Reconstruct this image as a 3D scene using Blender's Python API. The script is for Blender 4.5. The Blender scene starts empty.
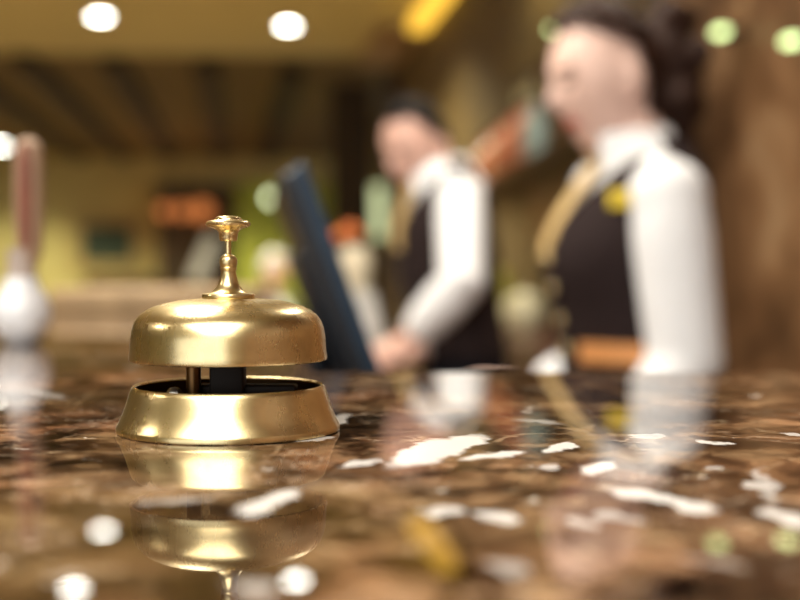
import bpy, bmesh, math, random
from mathutils import Vector, Matrix, noise
random.seed(7)
S = bpy.context.scene
COL = S.collection
PI = math.pi
V = Vector

# ------------------------------------------------------------------ camera
FPX = 1250.0
CAMZ = 1.16
TOP = 1.0974          # counter top height
PITCH = math.atan(33 / FPX)
FWD = V((0, math.cos(PITCH), -math.sin(PITCH)))
UPV = V((0, math.sin(PITCH), math.cos(PITCH)))
CAM = V((0, 0, CAMZ))

def P(px, py, d):
    """point of the room seen at (px,py) of the photograph at depth d"""
    return CAM + d * (FWD + V((1, 0, 0)) * ((px - 400) / FPX) + UPV * ((300 - py) / FPX))

def on_plane(px, py, z):
    r = FWD + V((1, 0, 0)) * ((px - 400) / FPX) + UPV * ((300 - py) / FPX)
    return CAM + r * ((z - CAMZ) / r.z)

cd = bpy.data.cameras.new('camera')
cd.sensor_width = 36; cd.lens = FPX / 800 * 36
cd.clip_start = 0.01; cd.clip_end = 200
cd.dof.use_dof = True; cd.dof.focus_distance = 0.462; cd.dof.aperture_fstop = 5.0
cam = bpy.data.objects.new('camera', cd); COL.objects.link(cam)
cam.location = CAM; cam.rotation_euler = (PI / 2 - PITCH, 0, 0)
S.camera = cam
S.view_settings.view_transform = 'Standard'; S.view_settings.look = 'None'
S.view_settings.gamma = 1; S.view_settings.use_curve_mapping = False
S.view_settings.exposure = 0.42
S.cycles.use_denoising = True
S.cycles.max_bounces = 8
S.cycles.sample_clamp_indirect = 4

# ------------------------------------------------------------------ materials
def new_mat(name):
    m = bpy.data.materials.new(name); m.use_nodes = True
    nt = m.node_tree; nt.nodes.clear()
    out = nt.nodes.new('ShaderNodeOutputMaterial')
    b = nt.nodes.new('ShaderNodeBsdfPrincipled')
    nt.links.new(b.outputs[0], out.inputs[0])
    return m, nt, b

def N(nt, typ, **kw):
    n = nt.nodes.new(typ)
    for k, v in kw.items():
        if k in n.inputs.keys(): n.inputs[k].default_value = v
        else: setattr(n, k, v)
    return n

def ramp(nt, fac, stops):
    r = nt.nodes.new('ShaderNodeValToRGB')
    e = r.color_ramp.elements
    while len(e) < len(stops): e.new(0.5)
    for el, (p, c) in zip(e, stops):
        el.position = p; el.color = (*c, 1) if len(c) == 3 else c
    nt.links.new(fac, r.inputs[0])
    return r.outputs[0]

def mix(nt, fac, a, b, mode='MIX'):
    m = nt.nodes.new('ShaderNodeMix'); m.data_type = 'RGBA'; m.blend_type = mode
    for sock, val in ((m.inputs[0], fac), (m.inputs[6], a), (m.inputs[7], b)):
        if hasattr(val, 'links'): nt.links.new(val, sock)
        elif isinstance(val, (int, float)): sock.default_value = val
        else: sock.default_value = (*val, 1)
    return m.outputs[2]

def mathn(nt, op, a, b=None, clamp=False):
    m = nt.nodes.new('ShaderNodeMath'); m.operation = op; m.use_clamp = clamp
    for i, v in enumerate((a, b)):
        if v is None: continue
        if hasattr(v, 'links'): nt.links.new(v, m.inputs[i])
        else: m.inputs[i].default_value = v
    return m.outputs[0]

def plain(name, col, rough=0.5, metal=0.0, var=0.12, scale=20, spec=0.5, sheen=0, trans=0, bump=0.0, coat=0):
    """coloured surface with a slight procedural mottling"""
    m, nt, b = new_mat(name)
    tc = N(nt, 'ShaderNodeTexCoord')
    nz = N(nt, 'ShaderNodeTexNoise', Scale=scale, Detail=4.0)
    nt.links.new(tc.outputs['Object'], nz.inputs['Vector'])
    lo = tuple(c * (1 - var) for c in col); hi = tuple(min(1, c * (1 + var)) for c in col)
    nt.links.new(ramp(nt, nz.outputs[0], [(0.3, lo), (0.7, hi)]), b.inputs['Base Color'])
    b.inputs['Roughness'].default_value = rough; b.inputs['Metallic'].default_value = metal
    b.inputs['Specular IOR Level'].default_value = spec
    b.inputs['Sheen Weight'].default_value = sheen
    b.inputs['Transmission Weight'].default_value = trans
    b.inputs['Coat Weight'].default_value = coat
    if bump:
        bp = N(nt, 'ShaderNodeBump', Strength=bump, Distance=0.002)
        nt.links.new(nz.outputs[0], bp.inputs['Height']); nt.links.new(bp.outputs[0], b.inputs['Normal'])
    return m

def glow(name, col, strength):
    m = bpy.data.materials.new(name); m.use_nodes = True
    nt = m.node_tree; nt.nodes.clear()
    out = nt.nodes.new('ShaderNodeOutputMaterial'); e = nt.nodes.new('ShaderNodeEmission')
    e.inputs[0].default_value = (*col, 1); e.inputs[1].default_value = strength
    nt.links.new(e.outputs[0], out.inputs[0])
    return m

def wood(name, dark, light, rough=0.4, scale=3.0):
    m, nt, b = new_mat(name)
    tc = N(nt, 'ShaderNodeTexCoord'); mp = N(nt, 'ShaderNodeMapping')
    mp.inputs['Scale'].default_value = (scale * 6, scale * 6, scale * 0.6)
    nz = N(nt, 'ShaderNodeTexNoise', Scale=1.0, Detail=6.0, Distortion=1.2)
    nt.links.new(tc.outputs['Object'], mp.inputs[0]); nt.links.new(mp.outputs[0], nz.inputs['Vector'])
    nt.links.new(ramp(nt, nz.outputs[0], [(0.3, dark), (0.7, light)]), b.inputs['Base Color'])
    b.inputs['Roughness'].default_value = rough
    return m

def brass_mat(name, col=(0.82, 0.65, 0.34), rough=0.26):
    m, nt, b = new_mat(name)
    tc = N(nt, 'ShaderNodeTexCoord')
    n1 = N(nt, 'ShaderNodeTexNoise', Scale=70.0, Detail=6.0, Roughness=0.65)
    n2 = N(nt, 'ShaderNodeTexNoise', Scale=420.0, Detail=3.0)
    mp = N(nt, 'ShaderNodeMapping'); mp.inputs['Scale'].default_value = (1, 1, 0.35)
    nt.links.new(tc.outputs['Object'], mp.inputs[0])
    nt.links.new(mp.outputs[0], n1.inputs['Vector']); nt.links.new(tc.outputs['Object'], n2.inputs['Vector'])
    c1 = ramp(nt, n1.outputs[0], [(0.30, tuple(x * 0.80 for x in col)), (0.62, col)])
    c2 = ramp(nt, n2.outputs[0], [(0.28, (0.93, 0.93, 0.92)), (0.42, (1, 1, 1))])
    nt.links.new(mix(nt, 1.0, c1, c2, 'MULTIPLY'), b.inputs['Base Color'])
    b.inputs['Metallic'].default_value = 1
    mr = N(nt, 'ShaderNodeMapRange'); mr.inputs[3].default_value = rough + 0.08; mr.inputs[4].default_value = rough - 0.05
    nt.links.new(n1.outputs[0], mr.inputs[0]); nt.links.new(mr.outputs[0], b.inputs['Roughness'])
    bp = N(nt, 'ShaderNodeBump', Strength=0.025, Distance=0.0004)
    nt.links.new(n2.outputs[0], bp.inputs['Height']); nt.links.new(bp.outputs[0], b.inputs['Normal'])
    return m

def counter_marble():
    m, nt, b = new_mat('brown_marble')
    tc = N(nt, 'ShaderNodeTexCoord'); co = tc.outputs['Object']
    # warped coordinates
    w = N(nt, 'ShaderNodeTexNoise', Scale=22.0, Detail=5.0, Roughness=0.6)
    nt.links.new(co, w.inputs['Vector'])
    sub = N(nt, 'ShaderNodeVectorMath', operation='SUBTRACT'); sub.inputs[1].default_value = (0.5, 0.5, 0.5)
    nt.links.new(w.outputs[1], sub.inputs[0])
    sc = N(nt, 'ShaderNodeVectorMath', operation='SCALE'); sc.inputs['Scale'].default_value = 0.045
    nt.links.new(sub.outputs[0], sc.inputs[0])
    add = N(nt, 'ShaderNodeVectorMath', operation='ADD'); nt.links.new(co, add.inputs[0]); nt.links.new(sc.outputs[0], add.inputs[1])
    wc = add.outputs[0]
    n1 = N(nt, 'ShaderNodeTexNoise', Scale=24.0, Detail=10.0, Roughness=0.68, Distortion=0.9)
    nt.links.new(wc, n1.inputs['Vector'])
    base = ramp(nt, n1.outputs[0], [(0.35, (0.007, 0.004, 0.0028)), (0.45, (0.036, 0.019, 0.0115)),
                                    (0.53, (0.112, 0.060, 0.031)), (0.61, (0.235, 0.147, 0.082)), (0.75, (0.37, 0.27, 0.17))])
    # broad drifts of paler, redder and olive stone
    n2 = N(nt, 'ShaderNodeTexNoise', Scale=9.0, Detail=4.0)
    nt.links.new(wc, n2.inputs['Vector'])
    tint = ramp(nt, n2.outputs[0], [(0.35, (0.62, 0.62, 0.52)), (0.5, (1.0, 0.95, 0.88)), (0.65, (1.45, 1.15, 1.05))])
    c = mix(nt, 1.0, base, tint, 'MULTIPLY')
    # fine tan veins
    vo = N(nt, 'ShaderNodeTexVoronoi', Scale=34.0); vo.feature = 'DISTANCE_TO_EDGE'
    nt.links.new(wc, vo.inputs['Vector'])
    vm = ramp(nt, vo.outputs['Distance'], [(0.0, (0.55, 0.55, 0.55)), (0.05, (0, 0, 0))])
    n3 = N(nt, 'ShaderNodeTexNoise', Scale=30.0, Detail=2.0); nt.links.new(co, n3.inputs['Vector'])
    vg = ramp(nt, n3.outputs[0], [(0.5, (0, 0, 0)), (0.62, (1, 1, 1))])
    vf = mix(nt, 1.0, vm, vg, 'MULTIPLY')
    c = mix(nt, vf, c, (0.50, 0.36, 0.22))
    vo2 = N(nt, 'ShaderNodeTexVoronoi', Scale=95.0); vo2.feature = 'DISTANCE_TO_EDGE'
    nt.links.new(wc, vo2.inputs['Vector'])
    n4 = N(nt, 'ShaderNodeTexNoise', Scale=18.0, Detail=3.0); nt.links.new(wc, n4.inputs['Vector'])
    c = mix(nt, mix(nt, 1.0, ramp(nt, vo2.outputs['Distance'], [(0.0, (0.6, 0.6, 0.6)), (0.07, (0, 0, 0))]), ramp(nt, n4.outputs[0], [(0.5, (0, 0, 0)), (0.6, (1, 1, 1))]), 'MULTIPLY'), c, (0.55, 0.42, 0.30))
    n5 = N(nt, 'ShaderNodeTexNoise', Scale=60.0, Detail=3.0, Roughness=0.55); nt.links.new(wc, n5.inputs['Vector'])
    c = mix(nt, ramp(nt, n5.outputs[0], [(0.69, (0, 0, 0)), (0.73, (0.8, 0.8, 0.8))]), c, (0.82, 0.76, 0.68))
    n6 = N(nt, 'ShaderNodeTexNoise', Scale=48.0, Detail=5.0, Roughness=0.6); nt.links.new(wc, n6.inputs['Vector'])
    c = mix(nt, 1.0, c, ramp(nt, n6.outputs[0], [(0.38, (0.20, 0.17, 0.15)), (0.5, (1, 1, 1)), (0.64, (1.4, 1.4, 1.4))]), 'MULTIPLY')
    # white calcite inclusions and one whitish patch, each where it lies in the slab
    # (end a px, end b px, half width in metres, strength)
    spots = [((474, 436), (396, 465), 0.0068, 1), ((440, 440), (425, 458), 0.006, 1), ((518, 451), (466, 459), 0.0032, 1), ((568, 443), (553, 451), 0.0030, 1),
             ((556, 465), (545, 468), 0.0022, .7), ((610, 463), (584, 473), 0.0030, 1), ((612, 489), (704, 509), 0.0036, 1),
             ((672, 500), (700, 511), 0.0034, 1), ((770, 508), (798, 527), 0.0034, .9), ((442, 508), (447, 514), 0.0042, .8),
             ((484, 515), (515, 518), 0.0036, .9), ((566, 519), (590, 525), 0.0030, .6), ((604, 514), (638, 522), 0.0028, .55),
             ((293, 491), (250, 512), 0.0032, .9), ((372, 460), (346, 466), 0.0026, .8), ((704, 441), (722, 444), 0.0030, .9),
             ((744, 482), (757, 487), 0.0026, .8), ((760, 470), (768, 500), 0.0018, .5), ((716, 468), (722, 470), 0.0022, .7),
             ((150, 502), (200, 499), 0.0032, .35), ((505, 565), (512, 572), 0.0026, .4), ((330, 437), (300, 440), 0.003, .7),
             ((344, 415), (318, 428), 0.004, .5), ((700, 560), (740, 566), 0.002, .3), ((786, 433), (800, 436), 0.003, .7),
             ((520, 420), (560, 424), 0.003, .35), ((640, 437), (660, 434), 0.003, .4), ((240, 585), (275, 590), 0.003, .5),  # last entry is a fainter whitish patch
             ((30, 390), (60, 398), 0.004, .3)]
    total = None
    wn = N(nt, 'ShaderNodeTexNoise', Scale=75.0, Detail=4.0, Roughness=0.6); nt.links.new(co, wn.inputs['Vector'])
    s2 = N(nt, 'ShaderNodeVectorMath', operation='SUBTRACT'); s2.inputs[1].default_value = (0.5, 0.5, 0.5)
    nt.links.new(wn.outputs[1], s2.inputs[0])
    s3 = N(nt, 'ShaderNodeVectorMath', operation='MULTIPLY'); s3.inputs[1].default_value = (0.016, 0.02, 0)
    nt.links.new(s2.outputs[0], s3.inputs[0])
    a2 = N(nt, 'ShaderNodeVectorMath', operation='ADD'); nt.links.new(co, a2.inputs[0]); nt.links.new(s3.outputs[0], a2.inputs[1])
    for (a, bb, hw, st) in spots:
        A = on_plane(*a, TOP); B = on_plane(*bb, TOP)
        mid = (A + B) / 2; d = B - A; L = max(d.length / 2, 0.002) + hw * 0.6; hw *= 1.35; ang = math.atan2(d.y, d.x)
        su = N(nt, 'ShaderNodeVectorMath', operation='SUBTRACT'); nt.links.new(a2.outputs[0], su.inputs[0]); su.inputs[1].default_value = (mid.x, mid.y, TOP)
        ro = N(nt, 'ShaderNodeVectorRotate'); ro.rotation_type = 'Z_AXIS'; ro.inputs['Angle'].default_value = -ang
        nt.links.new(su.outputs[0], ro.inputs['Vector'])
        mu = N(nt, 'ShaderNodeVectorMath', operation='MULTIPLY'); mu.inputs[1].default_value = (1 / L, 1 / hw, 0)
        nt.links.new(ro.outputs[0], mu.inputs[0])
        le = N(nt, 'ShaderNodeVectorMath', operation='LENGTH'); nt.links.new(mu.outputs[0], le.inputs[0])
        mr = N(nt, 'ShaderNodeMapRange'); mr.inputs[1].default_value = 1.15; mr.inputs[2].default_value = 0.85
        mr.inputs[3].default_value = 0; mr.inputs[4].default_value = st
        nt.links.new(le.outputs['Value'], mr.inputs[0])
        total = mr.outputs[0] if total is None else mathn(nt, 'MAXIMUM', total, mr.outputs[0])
    vd = N(nt, 'ShaderNodeTexVoronoi', Scale=15.0); vd.feature = 'DISTANCE_TO_EDGE'
    nt.links.new(wc, vd.inputs['Vector'])
    c = mix(nt, 1.0, c, ramp(nt, vd.outputs['Distance'], [(0.0, (0.3, 0.27, 0.25)), (0.035, (1, 1, 1))]), 'MULTIPLY')
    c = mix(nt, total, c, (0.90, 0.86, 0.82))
    nt.links.new(c, b.inputs['Base Color'])
    b.inputs['Roughness'].default_value = 0.02
    b.inputs['IOR'].default_value = 1.55
    bp = N(nt, 'ShaderNodeBump', Strength=0.02, Distance=0.001)
    nb = N(nt, 'ShaderNodeTexNoise', Scale=14.0, Detail=1.0); nt.links.new(co, nb.inputs['Vector'])
    nt.links.new(nb.outputs[0], bp.inputs['Height'])
    nt.links.new(bp.outputs[0], b.inputs['Normal'])
    return m

def stone_wall_mat():
    m, nt, b = new_mat('brown_stone')
    tc = N(nt, 'ShaderNodeTexCoord')
    n1 = N(nt, 'ShaderNodeTexNoise', Scale=3.2, Detail=8.0, Roughness=0.62, Distortion=0.9)
    nt.links.new(tc.outputs['Object'], n1.inputs['Vector'])
    nt.links.new(ramp(nt, n1.outputs[0], [(0.32, (0.075, 0.034, 0.014)), (0.5, (0.20, 0.100, 0.045)), (0.62, (0.32, 0.175, 0.085)), (0.75, (0.42, 0.27, 0.15))]), b.inputs['Base Color'])
    b.inputs['Roughness'].default_value = 0.42
    return m

M = dict(
    brass=brass_mat('brushed_brass'), brass_dark=plain('dark_metal', (0.018, 0.011, 0.007), 0.55, 0.5),  # brass_dark: near-black metal of the bell's inner parts and the brackets
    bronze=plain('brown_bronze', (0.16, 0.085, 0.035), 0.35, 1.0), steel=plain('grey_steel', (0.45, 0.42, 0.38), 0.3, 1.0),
    marble=counter_marble(), stone=stone_wall_mat(),
    panel=wood('counter_panel_wood', (0.06, 0.03, 0.015), (0.15, 0.08, 0.04)),
    darkwood=wood('dark_bar_wood', (0.030, 0.014, 0.004), (0.085, 0.042, 0.012), 0.35),
    redwood=wood('dark_red_wood', (0.04, 0.010, 0.005), (0.085, 0.022, 0.010), 0.3),
    beam=wood('beam_wood', (0.012, 0.006, 0.002), (0.028, 0.014, 0.004), 0.7),
    tanwood=wood('tan_ledge_wood', (0.30, 0.19, 0.09), (0.46, 0.31, 0.16), 0.45),
    deskwood=wood('desk_wood', (0.10, 0.05, 0.03), (0.19, 0.10, 0.06), 0.4),
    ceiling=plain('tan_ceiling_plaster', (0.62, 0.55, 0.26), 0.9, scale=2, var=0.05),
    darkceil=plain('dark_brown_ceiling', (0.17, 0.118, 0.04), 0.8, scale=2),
    olive=plain('olive_gold_wall_paint', (0.30, 0.20, 0.055), 0.7, scale=3, var=0.2),
    brownwall=plain('olive_brown_wall', (0.105, 0.066, 0.02), 0.6, scale=3, var=0.25), yellow=plain('mustard_wall_paint', (0.52, 0.45, 0.17), 0.8, scale=2, var=0.08),
    lime=plain('lime_wall_paint', (0.44, 0.47, 0.06), 0.7, scale=3),
    darkwall=plain('dark_brown_wall', (0.055, 0.034, 0.012), 0.7, scale=2),
    floor=plain('brown_floor_stone', (0.16, 0.10, 0.06), 0.25, scale=3, var=0.3),
    white=plain('white_trim_paint', (0.8, 0.79, 0.74), 0.5),
    shirt=plain('white_cotton', (0.80, 0.80, 0.82), 0.85, scale=60, var=0.03, sheen=0.2),
    vest=plain('dark_brown_wool', (0.022, 0.013, 0.013), 0.9, scale=200, var=0.3, spec=0.2),
    trousers=plain('black_wool', (0.008, 0.008, 0.012), 0.9, scale=200, var=0.3, spec=0.2),
    skin=plain('light_skin', (0.74, 0.50, 0.42), 0.5, scale=30, var=0.05),
    skin2=plain('ruddy_skin', (0.68, 0.41, 0.33), 0.5, scale=30, var=0.07),
    lips=plain('lip_red', (0.50, 0.10, 0.09), 0.45), brow=plain('brow_hair', (0.07, 0.035, 0.02), 0.8),
    flush=plain('flushed_skin', (0.62, 0.24, 0.19), 0.5),
    hair_w=plain('auburn_brown_hair', (0.026, 0.0095, 0.005), 0.65, scale=90, var=0.5, bump=0.4, spec=0.2),
    hair_m=plain('near_black_hair', (0.007, 0.005, 0.004), 0.8, scale=120, var=0.4, bump=0.5, spec=0.2),
    hair_g=plain('silver_hair', (0.36, 0.34, 0.38), 0.7, scale=80),
    gold=plain('gold_tie_silk', (0.58, 0.40, 0.17), 0.45, scale=80, var=0.3),
    yellowbadge=plain('yellow_badge', (0.75, 0.55, 0.05), 0.4),
    button=plain('brass_button', (0.55, 0.42, 0.22), 0.35, 0.6),
    pocket=plain('orange_brown_leather', (0.62, 0.27, 0.09), 0.5, scale=40),
    shoe=plain('black_leather', (0.01, 0.01, 0.01), 0.3),
    navy=plain('navy_cloth', (0.012, 0.022, 0.06), 0.85),
    mon_back=plain('navy_black_plastic', (0.006, 0.009, 0.015), 0.5), mon_rim=plain('blue_grey_plastic', (0.014, 0.038, 0.072), 0.4),
    screen=plain('black_screen_glass', (0.01, 0.011, 0.013), 0.1),
    porcelain=plain('white_porcelain', (0.78, 0.78, 0.80), 0.25, scale=60, var=0.1),
    pinkgrey=plain('pinkish_grey_porcelain', (0.50, 0.40, 0.34), 0.3), pinkstem=plain('dusty_pink', (0.40, 0.26, 0.17), 0.6, scale=30), redstem=plain('brick_red', (0.24, 0.075, 0.045), 0.6, scale=30),
    cream=plain('cream_ceramic', (0.62, 0.53, 0.38), 0.4), orangepetal=plain('orange_petals', (0.60, 0.17, 0.04), 0.7, scale=60, var=0.3),
    leafgreen=plain('leaf_green', (0.06, 0.11, 0.02), 0.6), greycard=plain('pale_grey_card', (0.52, 0.51, 0.48), 0.8),
    jar=plain('yellow_green_glaze', (0.50, 0.44, 0.10), 0.35), creamjar=plain('cream_glaze', (0.70, 0.64, 0.42), 0.35),
    redglass=plain('red_bottle', (0.42, 0.085, 0.045), 0.2, scale=25, var=0.3), pinkglass=plain('rose_bottle', (0.52, 0.22, 0.15), 0.2, scale=25, var=0.2),
    peach=plain('peach_bottle', (0.55, 0.31, 0.18), 0.2, scale=25, var=0.2), teal=plain('pale_teal_bottle', (0.36, 0.46, 0.42), 0.2, scale=25),
    blue=plain('mid_blue_card', (0.06, 0.14, 0.30), 0.5), cap=plain('dark_bottle_cap', (0.05, 0.03, 0.02), 0.4),
    glass=plain('smoked_glassware', (0.42, 0.36, 0.22), 0.1, scale=10), paper=plain('white_paper', (0.75, 0.73, 0.70), 0.8),
    canvas=plain('dark_green_painting', (0.035, 0.060, 0.035), 0.7, scale=5, var=0.6), frame=plain('old_gold_frame', (0.40, 0.29, 0.10), 0.5),
    brownleather=plain('brown_leather', (0.13, 0.05, 0.03), 0.5),
    lamp=glow('downlight_glow', (1.0, 0.97, 0.86), 26), spot=glow('spot_glow', (0.78, 1.0, 0.42), 3.0),
    amber=glow('amber_glass_glow', (1.0, 0.55, 0.06), 1.2), orange=glow('orange_lamp_glow', (1.0, 0.30, 0.08), 0.5),
    pane=glow('lit_pane', (0.74, 0.80, 0.42), 0.9),
)

# ------------------------------------------------------------------ mesh helpers
class MB:
    def __init__(self): self.v = []; self.f = []; self.mi = []
    def add(self, vs, fs, mi=0):
        o = len(self.v); self.v += [V(p) for p in vs]
        self.f += [tuple(i + o for i in f) for f in fs]; self.mi += [mi] * len(fs)
    def box(self, c, s, ax=None, mi=0):
        ax = ax or (V((1, 0, 0)), V((0, 1, 0)), V((0, 0, 1))); c = V(c)
        vs = [c + ax[0] * (s[0] / 2 * i) + ax[1] * (s[1] / 2 * j) + ax[2] * (s[2] / 2 * k) for i in (-1, 1) for j in (-1, 1) for k in (-1, 1)]
        self.add(vs, [(0, 1, 3, 2), (4, 6, 7, 5), (0, 4, 5, 1), (2, 3, 7, 6), (0, 2, 6, 4), (1, 5, 7, 3)], mi)
    def lathe(self, c, prof, n=48, mi=0, cap=True):
        c = V(c); vs = []; fs = []
        for r, z in prof:
            for k in range(n):
                a = 2 * PI * k / n; vs.append(c + V((r * math.cos(a), r * math.sin(a), z)))
        for i in range(len(prof) - 1):
            for k in range(n):
                k2 = (k + 1) % n; fs.append((i * n + k, i * n + k2, (i + 1) * n + k2, (i + 1) * n + k))
        if cap:
            if prof[0][0] > 1e-5: fs.append(tuple(reversed(range(n))))
            if prof[-1][0] > 1e-5: fs.append(tuple((len(prof) - 1) * n + k for k in range(n)))
        self.add(vs, fs, mi)
    def rings(self, rings, n=24, mi=0, cap=True):
        """rings: (centre, axis vector a, axis vector b)"""
        vs = []; fs = []
        for c, a, b in rings:
            for k in range(n):
                t = 2 * PI * k / n; vs.append(V(c) + a * math.cos(t) + b * math.sin(t))
        for i in range(len(rings) - 1):
            for k in range(n):
                k2 = (k + 1) % n; fs.append((i * n + k, i * n + k2, (i + 1) * n + k2, (i + 1) * n + k))
        if cap:
            fs.append(tuple(reversed(range(n)))); fs.append(tuple((len(rings) - 1) * n + k for k in range(n)))
        self.add(vs, fs, mi)
    def tube(self, pts, rad, n=16, mi=0, flat=1.0):
        pts = [V(p) for p in pts]; rs = []
        up = None
        for i, p in enumerate(pts):
            t = (pts[min(i + 1, len(pts) - 1)] - pts[max(i - 1, 0)]).normalized()
            if up is None: up = t.orthogonal().normalized()
            a = (up - t * up.dot(t)).normalized(); up = a; b = t.cross(a)
            r = rad[i] if isinstance(rad, (list, tuple)) else rad
            rs.append((p, a * r, b * r * flat))
        self.rings(rs, n, mi)
    def ball(self, c, ax, n=24, m=16, mi=0, fn=None):
        """ax: three half-axis vectors"""
        vs = []; fs = []
        for i in range(m + 1):
            th = PI * i / m
            for k in range(n):
                ph = 2 * PI * k / n
                d = V((math.sin(th) * math.cos(ph), math.sin(th) * math.sin(ph), -math.cos(th)))
                if fn: d = fn(d)
                vs.append(V(c) + ax[0] * d.x + ax[1] * d.y + ax[2] * d.z)
        for i in range(m):
            for k in range(n):
                k2 = (k + 1) % n; fs.append((i * n + k, i * n + k2, (i + 1) * n + k2, (i + 1) * n + k))
        self.add(vs, fs, mi)
    def poly_prism(self, pts, z0, z1, mi=0):
        n = len(pts); vs = [V((p[0], p[1], z0)) for p in pts] + [V((p[0], p[1], z1)) for p in pts]
        fs = [tuple(reversed(range(n))), tuple(range(n, 2 * n))] + [(i, (i + 1) % n, n + (i + 1) % n, n + i) for i in range(n)]
        self.add(vs, fs, mi)

def build(name, mb, mats, parent=None, smooth=True, sharp=35, bevel=0, origin=None, remesh=0, smooth_it=0, solid=0):
    if not isinstance(mats, (list, tuple)): mats = [mats]
    base = V(parent.location) if parent is not None and parent.parent is None else (V(parent['org']) if parent is not None else (V(origin) if origin else V((0, 0, 0))))
    me = bpy.data.meshes.new(name)
    me.from_pydata([p - base for p in mb.v], [], mb.f)
    for m in mats: me.materials.append(m)
    for p, i in zip(me.polygons, mb.mi): p.material_index = i
    bm = bmesh.new(); bm.from_mesh(me)
    bmesh.ops.remove_doubles(bm, verts=bm.verts, dist=1e-6)
    bmesh.ops.recalc_face_normals(bm, faces=bm.faces)
    bm.to_mesh(me); bm.free()
    o = bpy.data.objects.new(name, me); COL.objects.link(o)
    mods = False
    if bevel:
        bv = o.modifiers.new('b', 'BEVEL'); bv.width = bevel; bv.segments = 3; bv.limit_method = 'ANGLE'; bv.angle_limit = 0.6; mods = True
    if remesh:
        r = o.modifiers.new('r', 'REMESH'); r.mode = 'VOXEL'; r.voxel_size = remesh; r.use_smooth_shade = True; mods = True
    if smooth_it:
        s = o.modifiers.new('s', 'SMOOTH'); s.iterations = smooth_it; s.factor = 0.5; mods = True
    if solid:
        s = o.modifiers.new('so', 'SOLIDIFY'); s.thickness = solid; s.offset = 0; mods = True
    if mods:
        dg = bpy.context.evaluated_depsgraph_get()
        nm = bpy.data.meshes.new_from_object(o.evaluated_get(dg)); nm.name = name
        o.modifiers.clear(); o.data = nm; bpy.data.meshes.remove(me); me = nm
    if smooth:
        me.polygons.foreach_set('use_smooth', [True] * len(me.polygons))
        if not remesh: me.set_sharp_from_angle(angle=math.radians(sharp))
    o['org'] = tuple(base)
    if parent is not None:
        o.parent = parent
    else:
        o.location = base
    return o

def thing(name, label, cat, loc, group=None):
    e = bpy.data.objects.new(name, None); COL.objects.link(e); e.location = loc; e.empty_display_size = 0.1
    e['label'] = label; e['category'] = cat
    if group: e['group'] = group
    return e

def tag(o, label, cat, group=None):
    o['label'] = label; o['category'] = cat
    if group: o['group'] = group
    return o

def struct(name, mb, mat, **kw):
    o = build(name, mb, mat, smooth=False, **kw); o['kind'] = 'structure'; return o

def dup(root, loc, label, group=None):
    r = root.copy(); COL.objects.link(r); r.location = loc; r['label'] = label
    if group: r['group'] = group
    for ch in list(root.children):
        c = ch.copy(); COL.objects.link(c); c.parent = r
        for g in list(ch.children):
            d = g.copy(); COL.objects.link(d); d.parent = c
    return r

# ------------------------------------------------------------------ the room
SL = -0.132                                   # the lobby's long axis drifts left as it recedes
U = V((SL, 1, 0)).normalized(); R = V((1, -SL, 0)).normalized(); Z = V((0, 0, 1))
AX = (R, U, Z)
CEIL = CAMZ + 1.9
def WR(d): return V((1.441 + SL * d, d, 0))  # foot of the right wall at depth d

def wall_box(name, a, b, z0, z1, th, mat, side=1):
    a = V(a); b = V(b); t = (b - a); n = V((t.y, -t.x, 0)).normalized() * side
    mb = MB(); c = (a + b) / 2 + n * th / 2 + Z * ((z0 + z1) / 2)
    mb.box(c, (th, t.length, z1 - z0), (n, t.normalized(), Z)); return struct(name, mb, mat)

mb = MB(); mb.poly_prism([(-14, -6), (4, -6), (4, 26), (-14, 26)], -0.1, 0); struct('floor', mb, M['floor'])
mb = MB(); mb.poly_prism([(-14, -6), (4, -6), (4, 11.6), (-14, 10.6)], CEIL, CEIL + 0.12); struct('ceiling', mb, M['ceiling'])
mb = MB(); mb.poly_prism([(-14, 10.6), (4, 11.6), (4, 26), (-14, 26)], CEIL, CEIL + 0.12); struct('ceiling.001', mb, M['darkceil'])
wall_box('wall_right', WR(-6), WR(4.35), 0, CEIL, 0.2, M['stone'])
wall_box('wall_right.001', WR(4.35), WR(10.9), 0, CEIL, 0.2, M['brownwall'])
wall_box('wall_back', WR(10.9), V((4, 11.4, 0)), 0, CEIL, 0.2, M['darkwall'], -1)
FARC = V((-2.6, 21.8, 0))
def FW(s): return FARC + R * s                  # point along the far wall
wall_box('wall_far', FW(-11), FW(6.6), 0, CEIL, 0.2, M['yellow'], -1)
wall_box('wall_left', V((-8, -6, 0)), V((-12.5, 24, 0)), 0, CEIL, 0.2, M['yellow'], -1)
mb = MB()
# rear wall with an assumed wide window opening, behind the photographer
RY = -4.6
mb.box((-9.1, RY, CEIL / 2), (3.8, 0.2, CEIL)); mb.box((1.75, RY, CEIL / 2), (2.7, 0.2, CEIL))
mb.box((-3.4, RY, 0.4), (7.6, 0.2, 0.8)); mb.box((-3.4, RY, (CEIL + 2.75) / 2), (7.6, 0.2, CEIL - 2.75))
struct('wall_rear', mb, M['olive'])
mb = MB()
for x in (-7.17, -5.28, -3.4, -1.52, 0.37): mb.box((x, RY, 1.775), (0.07, 0.12, 1.95))
mb.box((-3.4, RY, 0.83), (7.6, 0.14, 0.06)); mb.box((-3.4, RY, 2.72), (7.6, 0.12, 0.06))
struct('assumed_window', mb, M['white'])  # frame of the assumed, unseen rear window, added for its daylight

# ceiling beams, each running away down the lobby
BB = CEIL - 0.10
for i, (px, py) in enumerate([(-60, 62), (22, 63), (112, 66), (206, 70), (292, 74)]):
    p0 = on_plane(px, py, BB)
    L = 21.3 - p0.y
    mb = MB(); mb.box(p0 + V((SL, 1, 0)) * (L / 2) + Z * 0.09, (0.20, L, 0.2), AX)
    struct('ceiling_beam' + ('' if i == 0 else '.%03d' % i), mb, M['beam'])

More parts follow.
